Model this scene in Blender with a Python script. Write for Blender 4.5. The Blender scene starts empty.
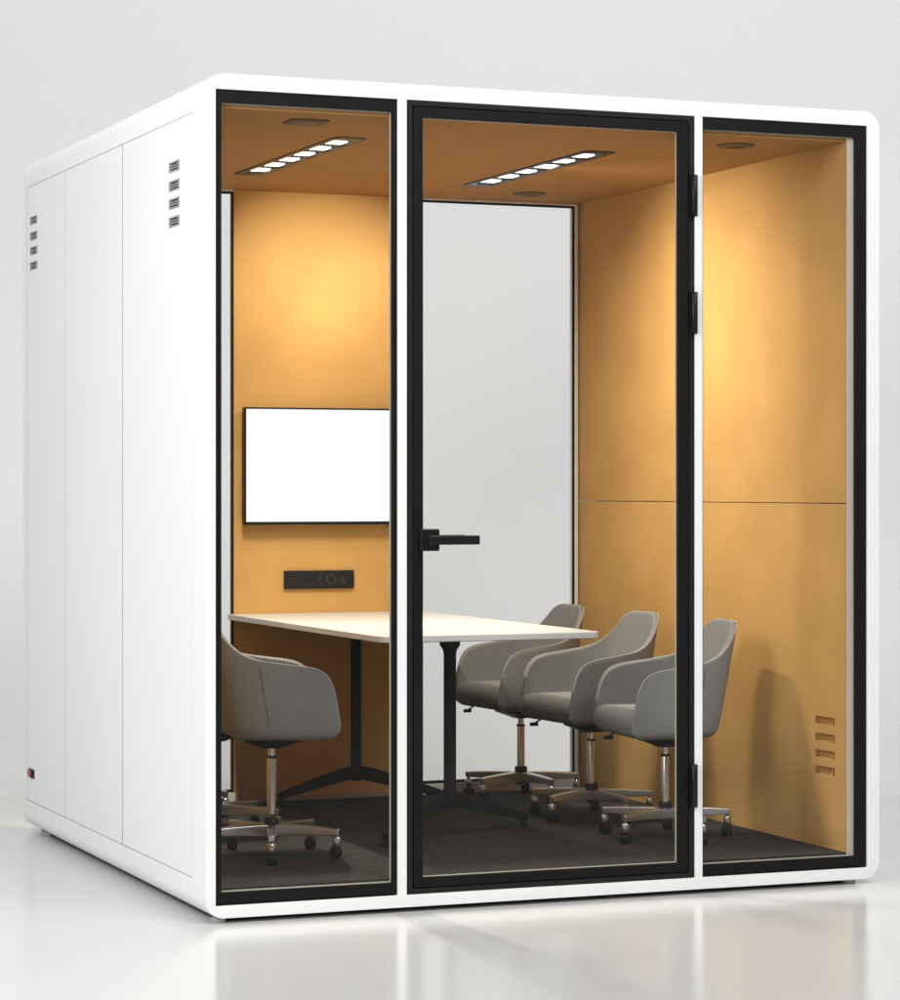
import bpy, bmesh, math, random
from mathutils import Vector, Matrix
random.seed(4)
S = bpy.context.scene
COL = S.collection
R = math.radians

# ------------------------------------------------------------------ materials
def mat(name, color, rough=.5, metal=0., spec=.5, noise=0., nscale=40., bump=0., bscale=200., rvar=0., coat=0., stretch=None):
    m = bpy.data.materials.new(name); m.use_nodes = True
    nt = m.node_tree; b = nt.nodes['Principled BSDF']
    b.inputs['Base Color'].default_value = (*color, 1)
    b.inputs['Roughness'].default_value = rough
    b.inputs['Metallic'].default_value = metal
    b.inputs['Specular IOR Level'].default_value = spec
    if coat: b.inputs['Coat Weight'].default_value = coat
    tc = nt.nodes.new('ShaderNodeTexCoord')
    src = tc.outputs['Object']
    if stretch:
        mp = nt.nodes.new('ShaderNodeMapping'); mp.inputs['Scale'].default_value = stretch
        nt.links.new(src, mp.inputs['Vector']); src = mp.outputs['Vector']
    if noise or rvar:
        n = nt.nodes.new('ShaderNodeTexNoise'); n.inputs['Scale'].default_value = nscale
        n.inputs['Detail'].default_value = 5.
        nt.links.new(src, n.inputs['Vector'])
        if noise:
            r = nt.nodes.new('ShaderNodeMapRange')
            r.inputs[1].default_value = .25; r.inputs[2].default_value = .75
            r.inputs[3].default_value = 1 - noise; r.inputs[4].default_value = 1 + noise
            nt.links.new(n.outputs['Fac'], r.inputs[0])
            mx = nt.nodes.new('ShaderNodeVectorMath'); mx.operation = 'SCALE'
            mx.inputs[0].default_value = color
            nt.links.new(r.outputs[0], mx.inputs['Scale'])
            nt.links.new(mx.outputs[0], b.inputs['Base Color'])
        if rvar:
            r2 = nt.nodes.new('ShaderNodeMapRange')
            r2.inputs[1].default_value = .3; r2.inputs[2].default_value = .7
            r2.inputs[3].default_value = rough - rvar; r2.inputs[4].default_value = rough + rvar
            nt.links.new(n.outputs['Fac'], r2.inputs[0]); nt.links.new(r2.outputs[0], b.inputs['Roughness'])
    if bump:
        n2 = nt.nodes.new('ShaderNodeTexNoise'); n2.inputs['Scale'].default_value = bscale
        n2.inputs['Detail'].default_value = 3.
        nt.links.new(tc.outputs['Object'], n2.inputs['Vector'])
        bp = nt.nodes.new('ShaderNodeBump'); bp.inputs['Strength'].default_value = bump
        bp.inputs['Distance'].default_value = .002
        nt.links.new(n2.outputs['Fac'], bp.inputs['Height']); nt.links.new(bp.outputs[0], b.inputs['Normal'])
    return m

def emit(name, color, strength):
    m = bpy.data.materials.new(name); m.use_nodes = True
    nt = m.node_tree; nt.nodes.clear()
    e = nt.nodes.new('ShaderNodeEmission'); o = nt.nodes.new('ShaderNodeOutputMaterial')
    e.inputs[0].default_value = (*color, 1); e.inputs[1].default_value = strength
    nt.links.new(e.outputs[0], o.inputs[0]); return m

def glass_mat(name, tint=(.987, .990, .988)):
    # thin pane: clear transmission plus a Schlick reflection from both sides
    m = bpy.data.materials.new(name); m.use_nodes = True
    nt = m.node_tree; nt.nodes.clear()
    N = nt.nodes.new
    o = N('ShaderNodeOutputMaterial'); mix = N('ShaderNodeMixShader')
    t = N('ShaderNodeBsdfTransparent'); t.inputs[0].default_value = (*tint, 1)
    g = N('ShaderNodeBsdfGlossy'); g.inputs['Roughness'].default_value = .01
    g.inputs['Color'].default_value = (1, 1, 1, 1)
    lw = N('ShaderNodeLayerWeight'); lw.inputs[0].default_value = .5
    p = N('ShaderNodeMath'); p.operation = 'POWER'; p.inputs[1].default_value = 5.
    k = N('ShaderNodeMath'); k.operation = 'MULTIPLY_ADD'; k.inputs[1].default_value = .95; k.inputs[2].default_value = .012
    nt.links.new(lw.outputs['Facing'], p.inputs[0]); nt.links.new(p.outputs[0], k.inputs[0])
    nt.links.new(k.outputs[0], mix.inputs[0]); nt.links.new(t.outputs[0], mix.inputs[1]); nt.links.new(g.outputs[0], mix.inputs[2])
    nt.links.new(mix.outputs[0], o.inputs[0]); return m

M = dict(
    gasket=mat('grey_seam_shade', (.13, .127, .12), .8),  # flat grey standing in for shade inside the side panel joints
    white=mat('white_paint', (.85, .85, .845), .38, noise=.012, nscale=2.5, rvar=.05),
    whitepanel=mat('white_panel_paint', (.84, .84, .835), .42, noise=.015, nscale=1.8, rvar=.05),
    gap=mat('dark_gap', (.25, .235, .215), .9),
    black=mat('black_aluminium', (.009, .009, .0088), .5, spec=.12, noise=.08, nscale=6, rvar=.06),
    blacksoft=mat('black_anodised', (.016, .016, .0158), .45, spec=.16, rvar=.05, nscale=8),
    rubber=mat('rubber', (.0035, .0035, .0035), .55, spec=.2),
    glass=glass_mat('clear_glass'),
    beige=mat('beige_trim', (.50, .445, .375), .5),
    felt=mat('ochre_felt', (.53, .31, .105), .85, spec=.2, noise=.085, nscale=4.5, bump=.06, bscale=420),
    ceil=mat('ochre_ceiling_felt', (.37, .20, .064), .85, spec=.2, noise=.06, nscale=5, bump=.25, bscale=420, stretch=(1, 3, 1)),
    vent=mat('brown_vent', (.13, .062, .015), .7),
    carpet=mat('charcoal_carpet', (.033, .031, .0275), .95, spec=.1, noise=.5, nscale=75, bump=.9, bscale=500),
    fabric=mat('grey_upholstery', (.205, .203, .200), .8, spec=.25, noise=.10, nscale=160, bump=.3, bscale=900),
    piping=mat('light_grey_piping', (.30, .29, .275), .7),
    seam=mat('dark_seam', (.10, .098, .094), .8),
    steel=mat('brushed_steel', (.64, .63, .61), .28, metal=1),
    chrome=mat('chrome', (.72, .72, .72), .24, metal=1),
    plastic=mat('black_plastic', (.008, .008, .008), .45, spec=.25),
    tabletop=mat('white_laminate', (.56, .552, .54), .28, noise=.01, nscale=3),
    tablemetal=mat('charcoal_powdercoat', (.010, .010, .0105), .5, spec=.2),
    screen=emit('lit_screen', (1, 1, 1), 1.15),
    lens=emit('lamp_lens', (1, .96, .88), 2.6),
    lampbody=mat('dark_lamp_body', (.014, .010, .007), .4, spec=.2),
    louvre=mat('grey_grille', (.32, .31, .30), .45),
    slot=mat('black_slot', (.015, .015, .014), .6),
    red=mat('red_rocker', (.25, .008, .018), .3),
    foot=mat('grey_foot', (.30, .31, .31), .4),
    skirting=mat('light_oak_skirting', (.42, .30, .20), .6, noise=.1, nscale=30, stretch=(1, 1, 20)),
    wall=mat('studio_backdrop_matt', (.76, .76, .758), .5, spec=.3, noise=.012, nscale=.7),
    floor=mat('studio_floor_gloss', (.60, .60, .596), .17, spec=.95, rvar=.02, nscale=1.2),
)

def sweep_shade_blend():
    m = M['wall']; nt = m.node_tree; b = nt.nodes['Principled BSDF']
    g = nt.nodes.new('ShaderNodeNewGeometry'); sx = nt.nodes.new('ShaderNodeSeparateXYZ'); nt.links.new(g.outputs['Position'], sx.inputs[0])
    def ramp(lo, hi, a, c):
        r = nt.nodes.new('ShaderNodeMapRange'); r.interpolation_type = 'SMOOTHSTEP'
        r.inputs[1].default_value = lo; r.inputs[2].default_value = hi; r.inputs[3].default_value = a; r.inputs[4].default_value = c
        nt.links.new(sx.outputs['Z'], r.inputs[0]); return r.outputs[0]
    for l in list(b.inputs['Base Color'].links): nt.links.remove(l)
    cb = nt.nodes.new('ShaderNodeCombineXYZ'); c = ramp(0, .6, .68, .77)  # base colour graded darker towards the floor, evening out the shading line there
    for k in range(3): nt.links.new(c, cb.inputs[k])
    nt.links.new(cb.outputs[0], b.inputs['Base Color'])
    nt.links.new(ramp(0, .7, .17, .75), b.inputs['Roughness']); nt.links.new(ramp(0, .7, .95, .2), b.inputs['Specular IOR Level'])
sweep_shade_blend()

# ------------------------------------------------------------------ mesh helpers
def link(name, me, m, parent=None, smooth=None):
    o = bpy.data.objects.new(name, me)
    for x in (m if isinstance(m, (list, tuple)) else [m]):
        me.materials.append(M[x] if isinstance(x, str) else x)
    COL.objects.link(o)
    if parent: o.parent = parent
    return o

def build(name, bm, m, parent=None, smooth=False, bevel=0., seg=2, autosmooth=None):
    bmesh.ops.remove_doubles(bm, verts=bm.verts, dist=1e-6)
    bmesh.ops.recalc_face_normals(bm, faces=bm.faces)
    me = bpy.data.meshes.new(name); bm.to_mesh(me); bm.free()
    if smooth:
        for p in me.polygons: p.use_smooth = True
    o = link(name, me, m, parent)
    if bevel:
        b = o.modifiers.new('b', 'BEVEL'); b.width = bevel; b.segments = seg; b.limit_method = 'ANGLE'; b.angle_limit = R(40)
        b.harden_normals = False
        for p in me.polygons: p.use_smooth = True
        w = o.modifiers.new('w', 'WEIGHTED_NORMAL'); w.keep_sharp = False
    return o

def add_box(bm, x0, x1, y0, y1, z0, z1, mi=0, mtx=None):
    r = bmesh.ops.create_cube(bm, size=1.)
    for v in r['verts']:
        v.co = Vector(((x0 + x1) / 2 + v.co.x * (x1 - x0), (y0 + y1) / 2 + v.co.y * (y1 - y0), (z0 + z1) / 2 + v.co.z * (z1 - z0)))
        if mtx: v.co = mtx @ v.co
    fs = {f for v in r['verts'] for f in v.link_faces}
    for f in fs: f.material_index = mi
    return r['verts']

def box(name, x0, x1, y0, y1, z0, z1, m, parent=None, bevel=0., seg=2):
    bm = bmesh.new(); add_box(bm, x0, x1, y0, y1, z0, z1)
    return build(name, bm, m, parent, bevel=bevel, seg=seg)

def ring_bm(bm, o, i, y0, y1, mi=0):
    """rectangular frame in XZ: outer o=(x0,x1,z0,z1), inner i, from y0 to y1 (mitred, one solid)"""
    def quad(r, y): return [bm.verts.new((x, y, z)) for x, z in ((r[0], r[2]), (r[1], r[2]), (r[1], r[3]), (r[0], r[3]))]
    A, B, C, D = quad(o, y0), quad(i, y0), quad(o, y1), quad(i, y1)
    for k in range(4):
        n = (k + 1) % 4
        for f in ((A[k], A[n], B[n], B[k]), (C[k], D[k], D[n], C[n]), (A[k], C[k], C[n], A[n]), (B[k], B[n], D[n], D[k])):
            bm.faces.new(f).material_index = mi

def ring(name, o, i, y0, y1, m, parent, bevel=.0012):
    bm = bmesh.new(); ring_bm(bm, o, i, y0, y1)
    return build(name, bm, m, parent, bevel=bevel)

def add_lathe(bm, prof, seg=28, c=(0, 0, 0), mi=0, axis='z'):
    rows = []
    for r, h in prof:
        row = []
        for k in range(seg):
            a = 2 * math.pi * k / seg
            p = (r * math.cos(a), r * math.sin(a), h)
            if axis == 'y': p = (p[0], p[2], p[1])
            if axis == 'x': p = (p[2], p[0], p[1])
            row.append(bm.verts.new(Vector(p) + Vector(c)))
        rows.append(row)
    for a, b in zip(rows, rows[1:]):
        for k in range(seg):
            f = bm.faces.new((a[k], a[(k + 1) % seg], b[(k + 1) % seg], b[k])); f.material_index = mi; f.smooth = True
    for row in (rows[0], rows[-1]):
        f = bm.faces.new(row); f.material_index = mi

def lathe(name, prof, m, parent=None, seg=28, c=(0, 0, 0), axis='z'):
    bm = bmesh.new(); add_lathe(bm, prof, seg, c, 0, axis)
    bmesh.ops.recalc_face_normals(bm, faces=bm.faces)
    me = bpy.data.meshes.new(name); bm.to_mesh(me); bm.free()
    o = link(name, me, m, parent)
    e = o.modifiers.new('e', 'EDGE_SPLIT'); e.split_angle = R(38)
    return o

def add_tube(bm, pts, r, seg=8, mi=0):
    pts = [Vector(p) for p in pts]; rows = []; up = Vector((0, 0, 1))
    for k, p in enumerate(pts):
        t = (pts[min(k + 1, len(pts) - 1)] - pts[max(k - 1, 0)]).normalized()
        a = t.cross(up)
        if a.length < .05: a = t.cross(Vector((0, 1, 0)))
        a.normalize(); b = t.cross(a).normalized()
        rows.append([bm.verts.new(p + r * (math.cos(2 * math.pi * q / seg) * a + math.sin(2 * math.pi * q / seg) * b)) for q in range(seg)])
    for A, B in zip(rows, rows[1:]):
        for q in range(seg):
            f = bm.faces.new((A[q], A[(q + 1) % seg], B[(q + 1) % seg], B[q])); f.smooth = True; f.material_index = mi
    bm.faces.new(rows[0]); bm.faces.new(rows[-1])

def plate_bm(u0, u1, v0, v1, thick, holes, depth, fmap, back_mi=0):
    """slab whose front face has rectangular pockets; fmap(u,v,w) -> point, w = depth behind the face"""
    bm = bmesh.new()
    us = sorted({u0, u1, *[h[0] for h in holes], *[h[1] for h in holes]})
    vs = sorted({v0, v1, *[h[2] for h in holes], *[h[3] for h in holes]})
    V = {}
    def vt(u, v, w):
        k = (round(u, 6), round(v, 6), round(w, 6))
        if k not in V: V[k] = bm.verts.new(fmap(u, v, w))
        return V[k]
    def inhole(u, v): return any(h[0] < u < h[1] and h[2] < v < h[3] for h in holes)
    for a, b in zip(us, us[1:]):
        for c, d in zip(vs, vs[1:]):
            if not inhole((a + b) / 2, (c + d) / 2):
                bm.faces.new((vt(a, c, 0), vt(b, c, 0), vt(b, d, 0), vt(a, d, 0)))
    for h in holes:
        q = [(h[0], h[2]), (h[1], h[2]), (h[1], h[3]), (h[0], h[3])]
        for k in range(4):
            a, b = q[k], q[(k + 1) % 4]
            bm.faces.new((vt(*a, 0), vt(*b, 0), vt(*b, depth), vt(*a, depth)))
        bm.faces.new([vt(*p, depth) for p in q]).material_index = back_mi
    def edge(c0, c1, seq):
        pts = [vt(*p, 0) for p in seq]
        bm.faces.new(pts + [vt(*c1, thick), vt(*c0, thick)])
    edge((u0, v0), (u1, v0), [(u, v0) for u in us]); edge((u0, v1), (u1, v1), [(u, v1) for u in us])
    edge((u0, v0), (u0, v1), [(u0, v) for v in vs]); edge((u1, v0), (u1, v1), [(u1, v) for v in vs])
    bm.faces.new([vt(*p, thick) for p in ((u0, v0), (u1, v0), (u1, v1), (u0, v1))])
    return bm

def empty(name, loc=(0, 0, 0), label=None, cat=None, group=None, kind=None, parent=None):
    o = bpy.data.objects.new(name, None); COL.objects.link(o); o.location = loc; o.empty_display_size = .1
    if label: o['label'] = label
    if cat: o['category'] = cat
    if group: o['group'] = group
    if kind: o['kind'] = kind
    if parent: o.parent = parent
    return o

# ------------------------------------------------------------------ dimensions (m), x along front, y into the pod
W, L, ZB, ZT = 2.087, 2.188, .020, 2.300
YS = .0215
ZF, ZC, XR, YB, XL = .099, 2.2096, 1.9840, 1.925, .0420
FLOOR = .006
PSI = .3808
CAM = Vector((-2.0886, -6.9874, 1.1804))
AX = Vector((math.sin(PSI), math.cos(PSI), 0)); RT = Vector((math.cos(PSI), -math.sin(PSI), 0))

# ------------------------------------------------------------------ setting: glossy studio floor + backdrop sweep
def cam_pt(r, d, z): 
    p = CAM + RT * r + AX * d; return (p.x, p.y, z)
bm = bmesh.new()
D0, HALF = 10.3, 26.
vs = [bm.verts.new(cam_pt(r, d, FLOOR)) for r, d in ((-HALF, -14), (HALF, -14), (HALF, D0), (-HALF, D0))]
bm.faces.new(vs)
o = build('floor', bm, 'floor'); o['kind'] = 'structure'; o['label'] = 'glossy white studio floor reflecting the pod front'
bm = bmesh.new(); rows = []
RAD = 3.0
for k in range(25):
    a = R(90) * k / 24
    rows.append((D0 + RAD * math.sin(a), FLOOR + RAD * (1 - math.cos(a))))
rows.append((D0 + RAD, 9.))
prev = None
for d, z in rows:
    cur = [bm.verts.new(cam_pt(-HALF, d, z)), bm.verts.new(cam_pt(HALF, d, z))]
    if prev: bm.faces.new((prev[0], prev[1], cur[1], cur[0]))
    prev = cur
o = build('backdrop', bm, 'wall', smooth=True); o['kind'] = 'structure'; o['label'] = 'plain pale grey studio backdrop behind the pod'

# ------------------------------------------------------------------ the pod
pod = empty('meeting_pod', (W / 2, L / 2, FLOOR), 'large white glass fronted meeting pod with rounded corners and ochre interior', 'office pod')
PODINV = Matrix.Translation(-pod.location)
def P(o):                       # parent to the pod keeping world coordinates
    o.parent = pod; o.matrix_parent_inverse = PODINV; return o

# shell: rounded rectangular tube, open at the left panel field
def shell():
    bm = bmesh.new()
    rad, th = .052, .030
    prof = []
    def arc(cx, cz, a0, n=10):
        for k in range(n + 1):
            a = R(a0 + 90 * k / n); prof.append((cx + rad * math.cos(a), cz + rad * math.sin(a)))
    arc(W - rad, ZB + rad, -90); arc(W - rad, ZT - rad, 0); arc(rad, ZT - rad, 90)
    prof.append((0, 2.2085)); prof.append((0, .1160))
    arc(rad, ZB + rad, 180)
    ys = [0., .124, 2.1225, L]
    def inner(x, z, y):
        if y > 1: return min(max(x, .030), W - .018), min(max(z, .054), 2.2575)
        # front rim: narrower at the sides than at the top
        xi = min(max(x, .029), W - .042); zi = min(max(z, .054), 2.2575)
        return xi, zi
    out = [[bm.verts.new((x, y, z)) for x, z in prof] for y in ys]
    inn = [[bm.verts.new((*[inner(x, z, y)[0]], y, inner(x, z, y)[1])) for x, z in prof] for y in (0, L)]
    n = len(prof)
    for a in range(3):
        for k in range(n):
            j = (k + 1) % n
            p, q = prof[k], prof[j]
            if a == 1 and abs(p[0]) < 1e-6 and abs(q[0]) < 1e-6 and abs(p[1] - q[1]) > 1.5: continue
            f = bm.faces.new((out[a][k], out[a][j], out[a + 1][j], out[a + 1][k])); f.smooth = True
    for k in range(n):
        j = (k + 1) % n
        for A, B in ((out[0], inn[0]), (out[3], inn[1])):
            try: bm.faces.new((A[k], A[j], B[j], B[k]))
            except ValueError: pass
        try: bm.faces.new((inn[0][k], inn[0][j], inn[1][j], inn[1][k]))
        except ValueError: pass
    bmesh.ops.dissolve_degenerate(bm, dist=1e-5, edges=bm.edges)
    o = build('shell', bm, 'white', bevel=.003, seg=3)
    return o
P(shell())

# left side panels with small gaps, vents let into the first and last
fleft = lambda u, v, w: (w, u, v)
g = .0016
vz = [2.095, 2.042, 1.992, 1.941]
def grille(y0, y1, z0, z1, parent):
    bm = bmesh.new()
    d = .0045
    def rr(a, b, c, e, x0, x1, mi): add_box(bm, x0, x1, a, b, c, e, mi)
    rr(y0 + .001, y1 - .001, z0 + .001, z1 - .001, .007, .0085, 1)            # dark back
    t = .0045
    rr(y0 + .0008, y1 - .0008, z1 - t, z1 - .0008, -.001, .007, 0); rr(y0 + .0008, y1 - .0008, z0 + .0008, z0 + t, -.001, .007, 0)
    rr(y0 + .0008, y0 + .012, z0 + t, z1 - t, -.001, .007, 0); rr(y1 - .012, y1 - .0008, z0 + t, z1 - t, -.001, .007, 0)
    for k in (1, 2):
        zc = z0 + t + (z1 - z0 - 2 * t) * k / 3
        rr(y0 + .012, y1 - .012, zc - .0016, zc + .0016, .0, .006, 0)
    o = build('vent_grille', bm, ['louvre', 'slot'])
    o.parent = parent; return o
for (a, b, ga, gb, vents) in ((.1253, .8635, .0022, .0042, (.2515, .3565)), (.8635, 1.5821, .0042, .0028, None), (1.5821, 2.1212, .0028, .0002, (1.972, 2.076))):
    holes = [(vents[0], vents[1], z - .029, z) for z in vz] if vents else []
    if vents and vents[0] > 1: holes = [(vents[0], vents[1], z + .008 - .028, z + .008) for z in vz]
    if vents and vents[0] > 1: holes.append((2.012, 2.090, .196, .228))
    o = P(build('side_panel', plate_bm(a + ga, b - gb, .1173 - .0004, 2.2071 + .0005, .018, holes, .0085, fleft), 'whitepanel', bevel=.0008, seg=1))
    for h in holes:
        if h[2] > 1: grille(h[0], h[1], h[2], h[3], o)
    if vents and vents[0] > 1:
        bm = bmesh.new()
        add_box(bm, -.002, .008, 2.0125, 2.0895, .1965, .2275, 0)
        add_box(bm, -.0075, -.002, 2.040, 2.086, .2005, .2235, 1)
        s = build('power_switch', bm, ['plastic', 'red'], bevel=.001); s.parent = o
        s['label'] = 'small red rocker switch in a black bezel'
for y, hw in ((.1253, .0021), (.8635, .0041), (1.5821, .0027)):
    P(box('seam_shade_strip', .0009, .018, y - hw, y + hw, .1182, 2.2062, 'gasket' if y > .5 else 'gap'))  # strip filling the joint, its tone stands in for the depth shading
P(box('side_backing', .0185, .034, .122, 2.124, .112, 2.212, 'gap'))

# white mullions
for a, b in ((.5535, .5805), (1.4725, 1.4978)):
    P(box('mullion', a, b, .0006, .0210, .0535, 2.258, 'white', bevel=.0015))

# fixed front windows
def front_window(ox, ix):
    z0, z1 = .0585, 2.2572
    f = P(ring('window_frame', (*ox, z0, z1), (*ix, .0895, 2.2225), .005, .015, 'black', None))
    gl = box('glass_pane', ix[0] - .0015, ix[1] + .0015, .0085, .0135, .088, 2.224, 'glass'); gl.parent = f
    t = ring('inner_trim', (ox[0] + .001, ox[1] - .001, z0 + .006, z1 - .006), (ix[0] + .002, XR + .0004 if ix[1] > 1.9 else ix[1] - .003, .0925, 2.2190), .0154, .0210, 'beige', None)
    t.parent = f
front_window((.0305, .5525), (.0465, .5385)); front_window((1.4988, 2.0435), (1.5015, 2.0070))

# door: fixed outer frame, moving leaf with glass, handle, hinges
P(ring('door_frame', (.5815, 1.4715, .0555, 2.2565), (.5985, 1.4545, .0695, 2.2425), .003, .0208, 'blacksoft', None))
door = P(ring('door', (.6015, 1.4515, .0725, 2.2395), (.6285, 1.4195, .1000, 2.2105), .001, .0190, 'black', None, bevel=.002))
door['label'] = 'black framed glass door leaf with lever handle'
def D(o): o.parent = door; return o
D(box('glass_pane', .627, 1.421, .007, .0125, .0985, 2.212, 'glass'))
D(ring('gasket', (.6275, 1.4205, .099, 2.2115), (.6305, 1.4170, .1020, 2.2085), .0130, .0195, 'beige', None))
bm = bmesh.new()
add_box(bm, .6172, .6753, -.0095, .0005, 1.0063, 1.0678)
hp = build('handle', bm, 'plastic', bevel=.006, seg=3); D(hp)
bm = bmesh.new()
add_lathe(bm, [(.010, -.0095), (.010, -.040)], 20, (.6405, 0, 1.037), 0, 'y')
add_box(bm, .628, .7788, -.052, -.038, 1.0243, 1.0500)
lv = build('handle_lever', bm, 'plastic', bevel=.0035, seg=3); D(lv)
bm = bmesh.new(); add_box(bm, .6172, .6753, .0192, .028, 1.0063, 1.0678)
add_box(bm, .632, .649, .027, .062, 1.0285, 1.0455); add_box(bm, .628, .778, .056, .070, 1.0243, 1.050)
D(build('handle_lever', bm, 'plastic', bevel=.0035, seg=3))
for z0, z1 in ((1.967, 2.086), (1.627, 1.748), (.259, .383)):
    bm = bmesh.new()
    add_box(bm, 1.4535, 1.4740, -.004, .0005, z0, z1)
    add_lathe(bm, [(.0085, z0), (.0095, z0 + .001), (.0095, z1 - .001), (.0085, z1)], 20, (1.4665, -.0085, 0))
    D(build('hinge', bm, 'plastic'))

# ceiling with recessed light strips and vents
holes = [(.543, .630, .495, 1.455), (1.359, 1.447, .512, 1.475)]
P(build('ceiling', plate_bm(.034, 2.05, YS, 1.966, .035, holes, .022, lambda u, v, w: (u, v, ZC + w)), 'ceil'))
def strip_light(x0, x1, y0, y1):
    bm = bmesh.new()
    # rounded black rim: pill-like frame just proud of the ceiling
    def rr(a, b, c, d, r, n=6):
        pts = []
        for cx, cy, s in ((b - r, d - r, 0), (a + r, d - r, 90), (a + r, c + r, 180), (b - r, c + r, 270)):
            for k in range(n + 1):
                t = R(s + 90 * k / n); pts.append((cx + r * math.cos(t), cy + r * math.sin(t)))
        return pts
    zo = ZC - .003
    A = rr(x0 - .009, x1 + .009, y0 - .030, y1 + .030, .026); B = rr(x0 + .010, x1 - .010, y0 + .034, y1 - .034, .004)
    lo = [bm.verts.new((*p, zo)) for p in A]; li = [bm.verts.new((*p, zo)) for p in B]
    ho = [bm.verts.new((*p, ZC + .0005)) for p in A]; hi = [bm.verts.new((*p, ZC + .014)) for p in B]
    n = len(A)
    for k in range(n):
        j = (k + 1) % n
        bm.faces.new((lo[k], lo[j], li[j], li[k])); bm.faces.new((lo[k], ho[k], ho[j], lo[j])); bm.faces.new((li[k], li[j], hi[j], hi[k]))
    f = P(build('ceiling_light', bm, 'lampbody')); f['label'] = 'slim black recessed strip light with six lit cells'
    a, b = y0 + .036, y1 - .036; pitch = (b - a) / 6
    for k in range(6):
        s = a + pitch * k
        o = box('lens', x0 + .019, x1 - .019, s + pitch * .30, s + pitch * .70, ZC - .0012, ZC + .004, 'lens'); o.parent = f
    for k in range(7):
        bm = bmesh.new(); c = a + pitch * k
        ya, yb = max(c - pitch * .265, a), min(c + pitch * .265, b)
        lo = [(ya, ZC + .006), (c if 0 < k < 6 else (a if k == 0 else b), ZC - .002), (yb, ZC + .006)]
        A = [bm.verts.new((x0 + .0105, *p)) for p in lo]; B_ = [bm.verts.new((x1 - .0105, *p)) for p in lo]
        bm.faces.new(A); bm.faces.new(B_)
        for q in range(3): bm.faces.new((A[q], A[(q + 1) % 3], B_[(q + 1) % 3], B_[q]))
        o = build('baffle', bm, 'lampbody'); o.parent = f
    xc, mid = (x0 + x1) / 2, (a + b) / 2
    def lamp(y, ln, watts, spread, aim=None):
        ld = bpy.data.lights.new('strip_lamp', 'AREA'); ld.shape = 'RECTANGLE'; ld.size = .05; ld.size_y = ln
        ld.energy = watts; ld.color = LAMP; ld.spread = R(spread)
        q = bpy.data.objects.new('strip_lamp', ld); COL.objects.link(q); q.location = (xc, y, ZC - .008); q.parent = f
        if aim: q.rotation_euler = (Vector(aim) - q.location).to_track_quat('-Z', 'Y').to_euler()
    lamp(mid, b - a, 4.5, 150)                       # all six cells
    lamp(mid, pitch * 2, 18. if x0 < 1 else 2., 114)                    # the two middle cells, narrower beam
    lamp(b - pitch * .5, .06, 1.9, 72, (1.0, 1.925, 1.80))    # tilted lamp added at the last cell for the light pool on the screen wall
    if x0 > 1: lamp(mid - .05, .42, 11., 122, (XR, .86, 1.62))       # tilted lamp added at mid strip for the light pool on the side wall
LAMP = (1, .94, .77)
for h in holes: strip_light(*h)
def ceil_vent(cx, cy, r, square):
    bm = bmesh.new()
    if square:
        add_box(bm, cx - r, cx + r, cy - r, cy + r, ZC - .004, ZC + .002)
        bmesh.ops.bevel(bm, geom=[e for e in bm.edges if abs(e.verts[0].co.z - e.verts[1].co.z) > .003], offset=.026, segments=6, profile=.5, affect='EDGES')
        add_box(bm, cx - r * .72, cx + r * .72, cy - r * .72, cy + r * .72, ZC - .0055, ZC - .004)
        o = build('ceiling_vent', bm, 'vent', bevel=.002)
    else:
        add_lathe(bm, [(r, ZC + .002), (r, ZC - .003), (r - .005, ZC - .005), (r * .55, ZC - .005), (r * .5, ZC - .002), (.001, ZC - .002)], 36, (cx, cy, 0))
        o = build('ceiling_vent', bm, 'vent')
    P(o)
ceil_vent(.353, .197, .058, True); ceil_vent(1.672, 1.662, .058, False); ceil_vent(1.717, .212, .058, False)

# walls, carpet
slots = [(.087, .204, z - .024, z) for z in (.4915, .4405, .3905, .3415)]
fright = lambda u, v, w: (XR + w, u, v)
wl = P(build('wall_panel', plate_bm(YS, 1.9655, ZF - .03, 1.1345, .055, slots, .016, fright), 'felt', bevel=.0008, seg=1))
for s in slots:
    o = box('air_slot', XR + .006, XR + .0155, s[0] + .020, s[0] + .026, s[2] + .0005, s[3] - .0005, 'felt'); o.parent = wl
P(box('wall_panel', XR, XR + .06, YS, 1.9655, 1.1368, ZC + .03, 'felt', bevel=.0008, seg=1))
P(box('wall_panel', .0345, XL, YS, 1.96, ZF - .03, ZC + .03, 'felt'))
P(box('carpet', .036, 2.045, YS, 1.895, .058, ZF, 'carpet'))

# back wall: felt panel between two windows
P(box('screen_wall', .6765, 1.3665, YB, 1.968, ZF - .03, ZC - .0006, 'felt', bevel=.001))
P(box('skirting', .678, 1.365, YB - .010, YB - .0005, ZF, ZF + .014, 'skirting'))
def back_window(x0, x1):
    f = P(ring('window_frame', (x0, x1, .134, 2.2015), (x0 + .0075, x1 - .0075, .1445, 2.194), YB - .004, YB + .0035, 'black', None))
    gl = box('glass_pane', x0 + .006, x1 - .006, YB - .0025, YB + .0025, .143, 2.1955, 'glass'); gl.parent = f
back_window(.051, .675); back_window(1.368, 1.9635)
for a, b in ((.0435, .6755), (1.3675, 1.977)):
    P(box('sill', a, b, YB - .022, 1.967, .060, .1335, 'white', bevel=.001))
    P(box('window_header', a, b, YB - .002, 1.964, 2.202, 2.2092, 'white'))
for a, b in ((1.9642, 1.9768), (.0435, .0505)):
    P(box('window_jamb', a, b, YB - .006, 1.964, .134, 2.2018, 'white'))

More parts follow.
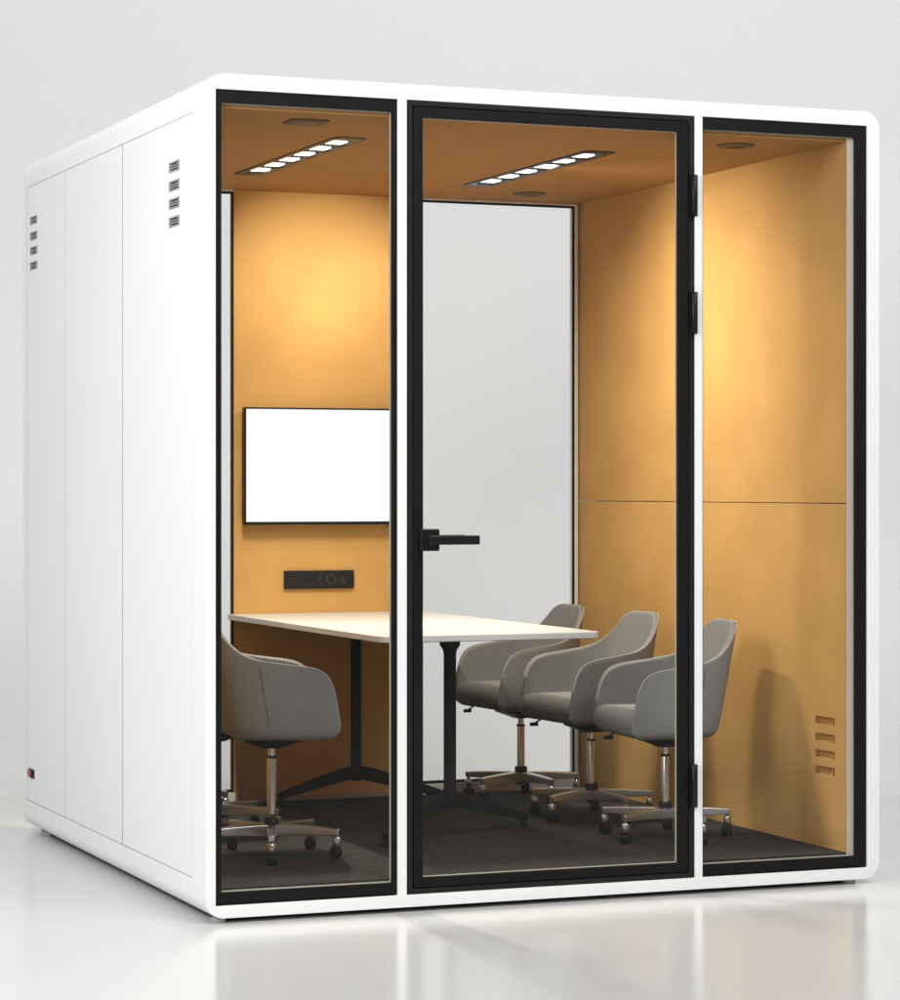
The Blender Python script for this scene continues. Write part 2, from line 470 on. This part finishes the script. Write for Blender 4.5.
# socket strip on the screen wall
bm = bmesh.new(); add_box(bm, .857, 1.1135, YB - .011, YB - .0006, .8315, .8945)
so = P(build('socket_panel', bm, 'blacksoft', bevel=.0015)); so['label'] = 'black power and data strip with five modules'
def SUB(o): o.parent = so; return o
bm = bmesh.new(); yy = YB - .0125
ring_bm(bm, (.880, .914, .846, .880), (.8835, .9105, .8495, .8765), yy, YB - .0105)
ring_bm(bm, (.926, .962, .846, .882), (.9285, .9595, .8485, .8795), yy, YB - .0105)
SUB(build('switch_key', bm, 'slot', bevel=.0005))
for ch, cx in (('t', .984), ('O', 1.028), ('a', 1.072)):
    cu = bpy.data.curves.new('socket_mark', 'FONT'); cu.body = ch; cu.size = .048; cu.align_x = 'CENTER'; cu.extrude = .0007; cu.offset = .0012
    tmp = bpy.data.objects.new('tmp', cu); COL.objects.link(tmp)
    me = bpy.data.meshes.new_from_object(tmp.evaluated_get(bpy.context.evaluated_depsgraph_get()))
    bpy.data.objects.remove(tmp)
    me.transform(Matrix.Translation((cx, YB - .0118, .848)) @ Matrix.Rotation(R(90), 4, 'X'))
    me.materials.clear(); SUB(link('socket', me, 'slot'))

P(box('gap_shade_block', .055, W - .055, .050, L - .05, FLOOR + .002, ZB + .002, 'plastic'))  # black block added under the shell so the gap reads as dark shade
# feet
for x, y in ((.0445, .030), (2.000, .034), (.0445, 1.99), (2.000, 2.12)):
    P(lathe('foot', [(.019, FLOOR), (.0205, FLOOR + .002), (.0205, ZB - .002), (.019, ZB + .0005)], 'foot', None, 24, (x, y, 0)))

# ------------------------------------------------------------------ wall screen
tv = empty('wall_screen', (1.0075, YB - .001, 1.2565), 'flat wall screen showing a blank white picture on the ochre wall', 'screen')
def T(o): o.parent = tv; o.matrix_parent_inverse = Matrix.Translation(-tv.location); return o
tx0, tx1, tz0, tz1, ty = .7035, 1.3135, 1.0550, 1.4590, 1.886
T(box('casing', tx0, tx1, ty + .001, ty + .026, tz0, tz1, 'plastic', bevel=.002))
T(box('mount', .93, 1.09, ty + .026, YB - .0008, 1.17, 1.35, 'plastic'))
T(ring('bezel', (tx0 - .0005, tx1 + .0005, tz0 - .0005, tz1 + .0005), (tx0 + .0055, tx1 - .0055, tz0 + .0105, tz1 - .0055), ty - .003, ty + .0015, 'plastic', None, bevel=.0006))
T(box('display', tx0 + .005, tx1 - .005, ty - .001, ty + .0008, tz0 + .010, tz1 - .005, 'screen'))
T(box('sensor', 1.000, 1.016, ty - .0045, ty - .003, tz0 + .001, tz0 + .007, 'blacksoft', bevel=.0006))

# ------------------------------------------------------------------ table
TX0, TX1, TY0, TY1, TZ = .655, 1.369, .405, 1.922, .7475
tbl = empty('meeting_table', (1.012, 1.16, ZF), 'long white meeting table on charcoal column legs set against the ochre wall', 'table')
def B(o, par=None):
    o.parent = par or tbl
    if not par: o.matrix_parent_inverse = Matrix.Translation(-tbl.location)
    return o
bm = bmesh.new()
def rrect(inset, z, r):
    pts = []; a, b, c, d = TX0 + inset, TX1 - inset, TY0 + inset, TY1
    for cx, cy, s, rad in ((b - r, d - .004, 0, .004), (a + r, d - .004, 90, .004), (a + r, c + r, 180, r), (b - r, c + r, 270, r)):
        for k in range(9):
            t = R(s + 90 * k / 8)
            xx = cx + (rad if rad < r else r) * math.cos(t); yy = cy + rad * math.sin(t)
            if rad < r: xx = (b if s == 0 else a) if True else xx
            pts.append(bm.verts.new((xx, yy, z)))
    return pts
loops = [rrect(.008, TZ - .020, .038), rrect(.0015, TZ - .0185, .044), rrect(0, TZ - .017, .045), rrect(0, TZ - .0015, .045), rrect(.0015, TZ, .044)]
for a, b in zip(loops, loops[1:]):
    n = len(a)
    for k in range(n):
        j = (k + 1) % n
        try: bm.faces.new((a[k], a[j], b[j], b[k]))
        except ValueError: pass
bm.faces.new(loops[0]); bm.faces.new(loops[-1])
bmesh.ops.remove_doubles(bm, verts=bm.verts, dist=1e-5)
bmesh.ops.dissolve_degenerate(bm, dist=1e-5, edges=bm.edges)
B(build('tabletop', bm, 'tabletop'))
def foot_bar(hx, hy, fx, fy, par):
    h = Vector((hx, hy)); f = Vector((fx, fy)); d = (f - h).normalized(); n = Vector((-d.y, d.x)); ln = (f - h).length
    bm = bmesh.new(); rows = []
    for s, zt, zb, w in ((0, .243, .200, .017), (.15, .235, .188, .0165), (.5, .200, .160, .015), (.85, .160, .130, .013), (1.0, .142, .122, .012)):
        c = h + d * ln * s
        rows.append([bm.verts.new((*(c + n * w * q), z)) for q, z in ((-1, zb), (1, zb), (.85, zt), (-.85, zt))])
    for a, b in zip(rows, rows[1:]):
        for k in range(4): bm.faces.new((a[k], a[(k + 1) % 4], b[(k + 1) % 4], b[k]))
    bm.faces.new(rows[0]); bm.faces.new(rows[-1])
    e = f - d * .012
    add_lathe(bm, [(.0105, .128), (.0105, ZF + .012), (.0115, ZF + .010), (.0115, ZF + .0005)], 16, (e.x, e.y, 0))
    B(build('foot', bm, 'tablemetal', bevel=.0015), par)
for (hx, hy, feet) in ((1.015, .766, ((.750, .635), (1.340, .925))), (1.015, 1.620, ((.785, 1.770), (1.335, 1.560)))):
    lg = B(lathe('leg', [(.020, .192), (.0225, .200), (.0225, .236), (.0195, .252), (.0195, .668), (.0225, .682), (.032, .696), (.032, .7274)], 'tablemetal', None, 28, (hx, hy, 0)))
    for f in feet: foot_bar(hx, hy, *f, lg)

# ------------------------------------------------------------------ chairs
HALFCOLS = [(-.176, 0, .672), (-.175, .05, .672), (-.171, .088, .671), (-.163, .118, .658), (-.147, .140, .620), (-.118, .160, .579),
            (-.080, .175, .556), (-.030, .187, .545), (.025, .191, .537), (.074, .191, .531), (.112, .190, .522), (.138, .188, .504), (.151, .187, .470), (.156, .186, .425)]
def shell_pt(x, y, z, inset=0.):
    wb = max(0., min(1., (.06 - x) / .2))
    wf = max(0., min(1., (x - .02) / .13))
    xx = x - wb * .19 * (z - .50) + wf * (.14 * (.45 - z) + .005)
    fy = 1.
    if z < .352: xx -= wf * .5 * (.352 - z)
    if z > .56: fy -= .55 * (z - .56)
    if z < .40: fy -= .75 * (.40 - z)
    p = Vector((xx, y * fy, z))
    if inset:
        q = Vector((.01, 0, z)) - p
        p += q.normalized() * min(inset, q.length * .9)
    return p
def make_chair():
    root = empty('swivel_chair', (0, 0, ZF))
    cols = [(x, -y, z) for x, y, z in HALFCOLS[:0:-1]] + HALFCOLS
    bm = bmesh.new(); zb = .330
    grid = []
    for x, y, rz in cols:
        c = [shell_pt(x, y, .315, .075), shell_pt(x, y, .3165, .040), shell_pt(x, y, .321, .012)]
        for t in (0.03, .15, .38, .62, .82, .95, 1.):
            c.append(shell_pt(x, y, zb + (rz - zb) * t))
        grid.append([bm.verts.new(p) for p in c])
    for a, b in zip(grid, grid[1:]):
        for k in range(len(a) - 1): bm.faces.new((a[k], b[k], b[k + 1], a[k + 1]))
    bmesh.ops.recalc_face_normals(bm, faces=bm.faces)
    # make normals point outward so that the thickness grows inward
    f0 = max(bm.faces, key=lambda f: -f.calc_center_median().x)
    if f0.normal.x > 0: bmesh.ops.reverse_faces(bm, faces=bm.faces)
    me = bpy.data.meshes.new('tub_shell'); bm.to_mesh(me); bm.free()
    for p in me.polygons: p.use_smooth = True
    sh = link('tub_shell', me, 'fabric', root)
    s = sh.modifiers.new('s', 'SOLIDIFY'); s.thickness = .018; s.offset = -1; s.use_even_offset = True
    d = sh.modifiers.new('d', 'SUBSURF'); d.levels = 2; d.render_levels = 2
    # piping along the outer rim
    pts = [shell_pt(cols[0][0], cols[0][1], z) for z in (.340, .36, .385)] + [shell_pt(x, y, rz) for x, y, rz in cols] + [shell_pt(cols[-1][0], cols[-1][1], z) for z in (.385, .36, .340)]
    fine = []
    for k in range(len(pts) - 1):
        p0, p1, p2, p3 = pts[max(k - 1, 0)], pts[k], pts[k + 1], pts[min(k + 2, len(pts) - 1)]
        for q in range(4):
            t = q / 4
            fine.append(.5 * ((2 * p1) + (p2 - p0) * t + (2 * p0 - 5 * p1 + 4 * p2 - p3) * t * t + (3 * p1 - p0 - 3 * p2 + p3) * t ** 3))
    fine.append(pts[-1])
    ctr = Vector((.0, 0, .48))
    fine = [p + (Vector((.0, 0, p.z - .03)) - p).normalized() * .0035 for p in fine]
    bm = bmesh.new(); add_tube(bm, fine, .0020, 8)
    build('piping', bm, 'piping', sh)
    # thin sewn seams on the outer sides
    bm = bmesh.new()
    for sgn in (-1, 1):
        bm = bmesh.new(); add_tube(bm, [shell_pt(-.060 + .010 * k / 6, sgn * .1805, .53 - .165 * k / 6) + Vector((0, sgn * .0008, 0)) for k in range(7)], .0009, 6)
        build('sewn_seam', bm, 'seam', sh)
    # seat cushion
    bm = bmesh.new()
    add_box(bm, -.112, .175, -.179, .179, .309, .409)
    bmesh.ops.bevel(bm, geom=[e for e in bm.edges if abs((e.verts[0].co - e.verts[1].co).normalized().z) > .9], offset=.022, segments=4, profile=.5, affect='EDGES')
    bmesh.ops.bevel(bm, geom=[e for e in bm.edges if min(v.co.z for v in e.verts) > .40 ], offset=.032, segments=4, profile=.5, affect='EDGES')
    bmesh.ops.subdivide_edges(bm, edges=[e for e in bm.edges if e.calc_length() > .08], cuts=5, use_grid_fill=True)
    for v in bm.verts:
        x, y, z = v.co
        if z > .36: v.co.z += .010 * math.cos(min(1, abs(y) / .16) * math.pi / 2) * math.cos(min(1., abs(x - .02) / .16) * math.pi / 2) - .004
        if x < .02: v.co.y *= 1 - .30 * ((.02 - x) / .132) ** 2
        if x > .05: v.co.x += .12 * (.40 - z) * (x - .05) / .125 + .006 * math.cos(min(1, abs(y) / .16) * math.pi / 2)
    c = build('seat', bm, 'fabric', root, smooth=True)
    d = c.modifiers.new('d', 'SUBSURF'); d.levels = 1; d.render_levels = 1
    # mechanism
    bm = bmesh.new()
    rows = []
    for z, a, b in ((.317, .085, .075), (.304, .082, .070), (.288, .040, .035), (.283, .03, .03)):
        rows.append([bm.verts.new((x * a - .002, y * b, z)) for x, y in ((-1, -.6), (-.6, -1), (.6, -1), (1, -.6), (1, .6), (.6, 1), (-.6, 1), (-1, .6))])
    for a, b in zip(rows, rows[1:]):
        for k in range(8): bm.faces.new((a[k], a[(k + 1) % 8], b[(k + 1) % 8], b[k]))
    bm.faces.new(rows[0]); bm.faces.new(rows[-1])
    build('seat_plate', bm, 'plastic', root, bevel=.002)
    bm = bmesh.new(); add_tube(bm, [(.05, -.02, .322), (.112, -.130, .322), (.130, -.155, .303)], .0032, 8); add_box(bm, .118, .146, -.160, -.151, .294, .306)
    build('height_lever', bm, 'plastic', root, bevel=.001)
    lathe('gas_lift', [(.0135, .090), (.0135, .255), (.0125, .257), (.0105, .2575), (.0105, .288)], 'steel', root)
    lathe('lift_collar', [(.0145, .2535), (.0155, .254), (.0155, .2595), (.0145, .260)], 'plastic', root)
    lathe('hub_collar', [(.0195, .085), (.0215, .087), (.0215, .111), (.0195, .114), (.0137, .114)], 'plastic', root)
    lathe('hub', [(.010, .048), (.016, .052), (.019, .060), (.019, .0865)], 'steel', root)
    # five-star base: five legs, each with its caster
    bm = bmesh.new(); rows = []
    for r, zt, zb_, w in ((.012, .0965, .060, .0130), (.05, .0960, .063, .0122), (.11, .0940, .066, .0112), (.165, .0910, .0675, .0102), (.200, .0885, .0685, .0095), (.208, .0880, .0700, .0088)):
        rows.append([bm.verts.new((r, w * q, z)) for q, z in ((-1, zb_), (1, zb_), (1, zt - .003), (.6, zt), (-.6, zt), (-1, zt - .003))])
    for a, b in zip(rows, rows[1:]):
        for k in range(6): bm.faces.new((a[k], a[(k + 1) % 6], b[(k + 1) % 6], b[k]))
    bm.faces.new(rows[0]); bm.faces.new(rows[-1])
    leg0 = build('leg', bm, 'steel', root, bevel=.0015)
    bm = bmesh.new()
    add_lathe(bm, [(.006, .072), (.006, .064), (.0110, .0625), (.0120, .060), (.0130, .038), (.0115, .034)], 18, (0, 0, 0), 0)
    add_lathe(bm, [(.010, -.0152), (.0150, -.0145), (.0172, -.011), (.0178, -.003), (.0174, -.0012), (.0174, .0012), (.0178, .003), (.0172, .011), (.0150, .0145), (.010, .0152)], 22, (-.004, 0, .0178), 1, 'y')
    cas0 = build('caster', bm, ['chrome', 'rubber'], leg0)
    cas0.location = (.200, 0, 0)
    leg0['base'] = 1
    for k in range(1, 5):
        l2 = leg0.copy(); COL.objects.link(l2); l2.parent = root
        c2 = cas0.copy(); COL.objects.link(c2); c2.parent = l2
    return root
proto = make_chair()
def copy_tree(o, parent=None):
    c = o.copy(); COL.objects.link(c); c.parent = parent
    for ch in list(o.children): copy_tree(ch, c)
    return c
GRP = 'grey swivel tub chairs around the meeting table'
chairs = [
    (1.635, .520, 180 - 6, 32, 0, 'grey swivel tub chair beside the vented wall, nearest the right front glass'),
    (1.635, 1.066, 180 + 3, 23, 0, 'middle grey swivel tub chair of the row of three in front of the ochre wall'),
    (1.635, 1.650, 180 + 3, 23, 0, 'grey swivel tub chair farthest back, in front of the pale rear window'),
    (.372, .570, -9, 45, .036, 'grey swivel tub chair seen from its side behind the left front glass'),
    (.365, 1.110, -4, 39, .010, 'mostly hidden grey swivel tub chair directly behind the one at the left front glass'),
    (.365, 1.650, 0, 35, .010, 'almost wholly hidden grey swivel tub chair at the rear left by the screen wall'),
]
made = [proto] + [copy_tree(proto) for _ in chairs[1:]]
for o, (x, y, rz, base, up, label) in zip(made, chairs):
    o.location = (x, y, ZF + .0004); o.rotation_euler.z = R(rz)
    o['label'] = label; o['category'] = 'chair'; o['group'] = GRP
    if rz == -9:
        for ch in list(o.children):
            if ch.name.startswith('height_lever'): bpy.data.objects.remove(ch)
    k = 0
    for ch in o.children:
        n = ch.name.split('.')[0]
        if n == 'leg':
            ch.rotation_euler.z = R(base + 72 * k); k += 1
            for cc in ch.children: cc.rotation_euler.z = R([20, -35, 60, 5, -15][k - 1])
        elif n in ('tub_shell', 'seat', 'seat_plate', 'height_lever', 'gas_lift', 'lift_collar'):
            ch.location.z = up

# ------------------------------------------------------------------ studio light
w = bpy.data.worlds.new('World'); S.world = w; w.use_nodes = True
bg = w.node_tree.nodes['Background']; bg.inputs[0].default_value = (1, 1, .995, 1); bg.inputs[1].default_value = .20
def softbox(name, loc, target, sx, sy, watts, color=(1, 1, 1), spread=180):
    d = bpy.data.lights.new(name, 'AREA'); d.shape = 'RECTANGLE'; d.size = sx; d.size_y = sy; d.energy = watts; d.color = color; d.spread = R(spread)
    o = bpy.data.objects.new(name, d); COL.objects.link(o); o.location = loc
    o.rotation_euler = (Vector(target) - Vector(loc)).to_track_quat('-Z', 'Y').to_euler()
    return o
softbox('front_softbox', (2.6, -4.9, 5.9), (1.1, 0, 1.0), 4, 2.4, 300)
softbox('side_softbox', (-3.1, -1.7, 2.9), (0, .3, 1.1), 1.6, 1.6, 155)
softbox('top_softbox', cam_pt(0, 7.5, 8.0), cam_pt(0, 13.2, 1.6), 16, 5, 430)

# ------------------------------------------------------------------ camera
cd = bpy.data.cameras.new('camera'); cam = bpy.data.objects.new('camera', cd); COL.objects.link(cam)
cam.location = CAM; cam.rotation_euler = (R(90), 0, -PSI)
cd.sensor_fit = 'VERTICAL'; cd.sensor_height = 36.; cd.sensor_width = 36.; cd.lens = 2.7001 * 36
cd.shift_y = -.0116; cd.clip_end = 200; cd.clip_start = .05
S.camera = cam
S.view_settings.view_transform = 'Standard'; S.view_settings.look = 'None'; S.view_settings.exposure = 0; S.view_settings.gamma = 1
S.cycles.max_bounces = 14; S.cycles.transparent_max_bounces = 24; S.cycles.diffuse_bounces = 6; S.cycles.glossy_bounces = 6
S.cycles.use_denoising = True
S.cycles.caustics_reflective = False; S.cycles.caustics_refractive = False
S.cycles.sample_clamp_indirect = 8.
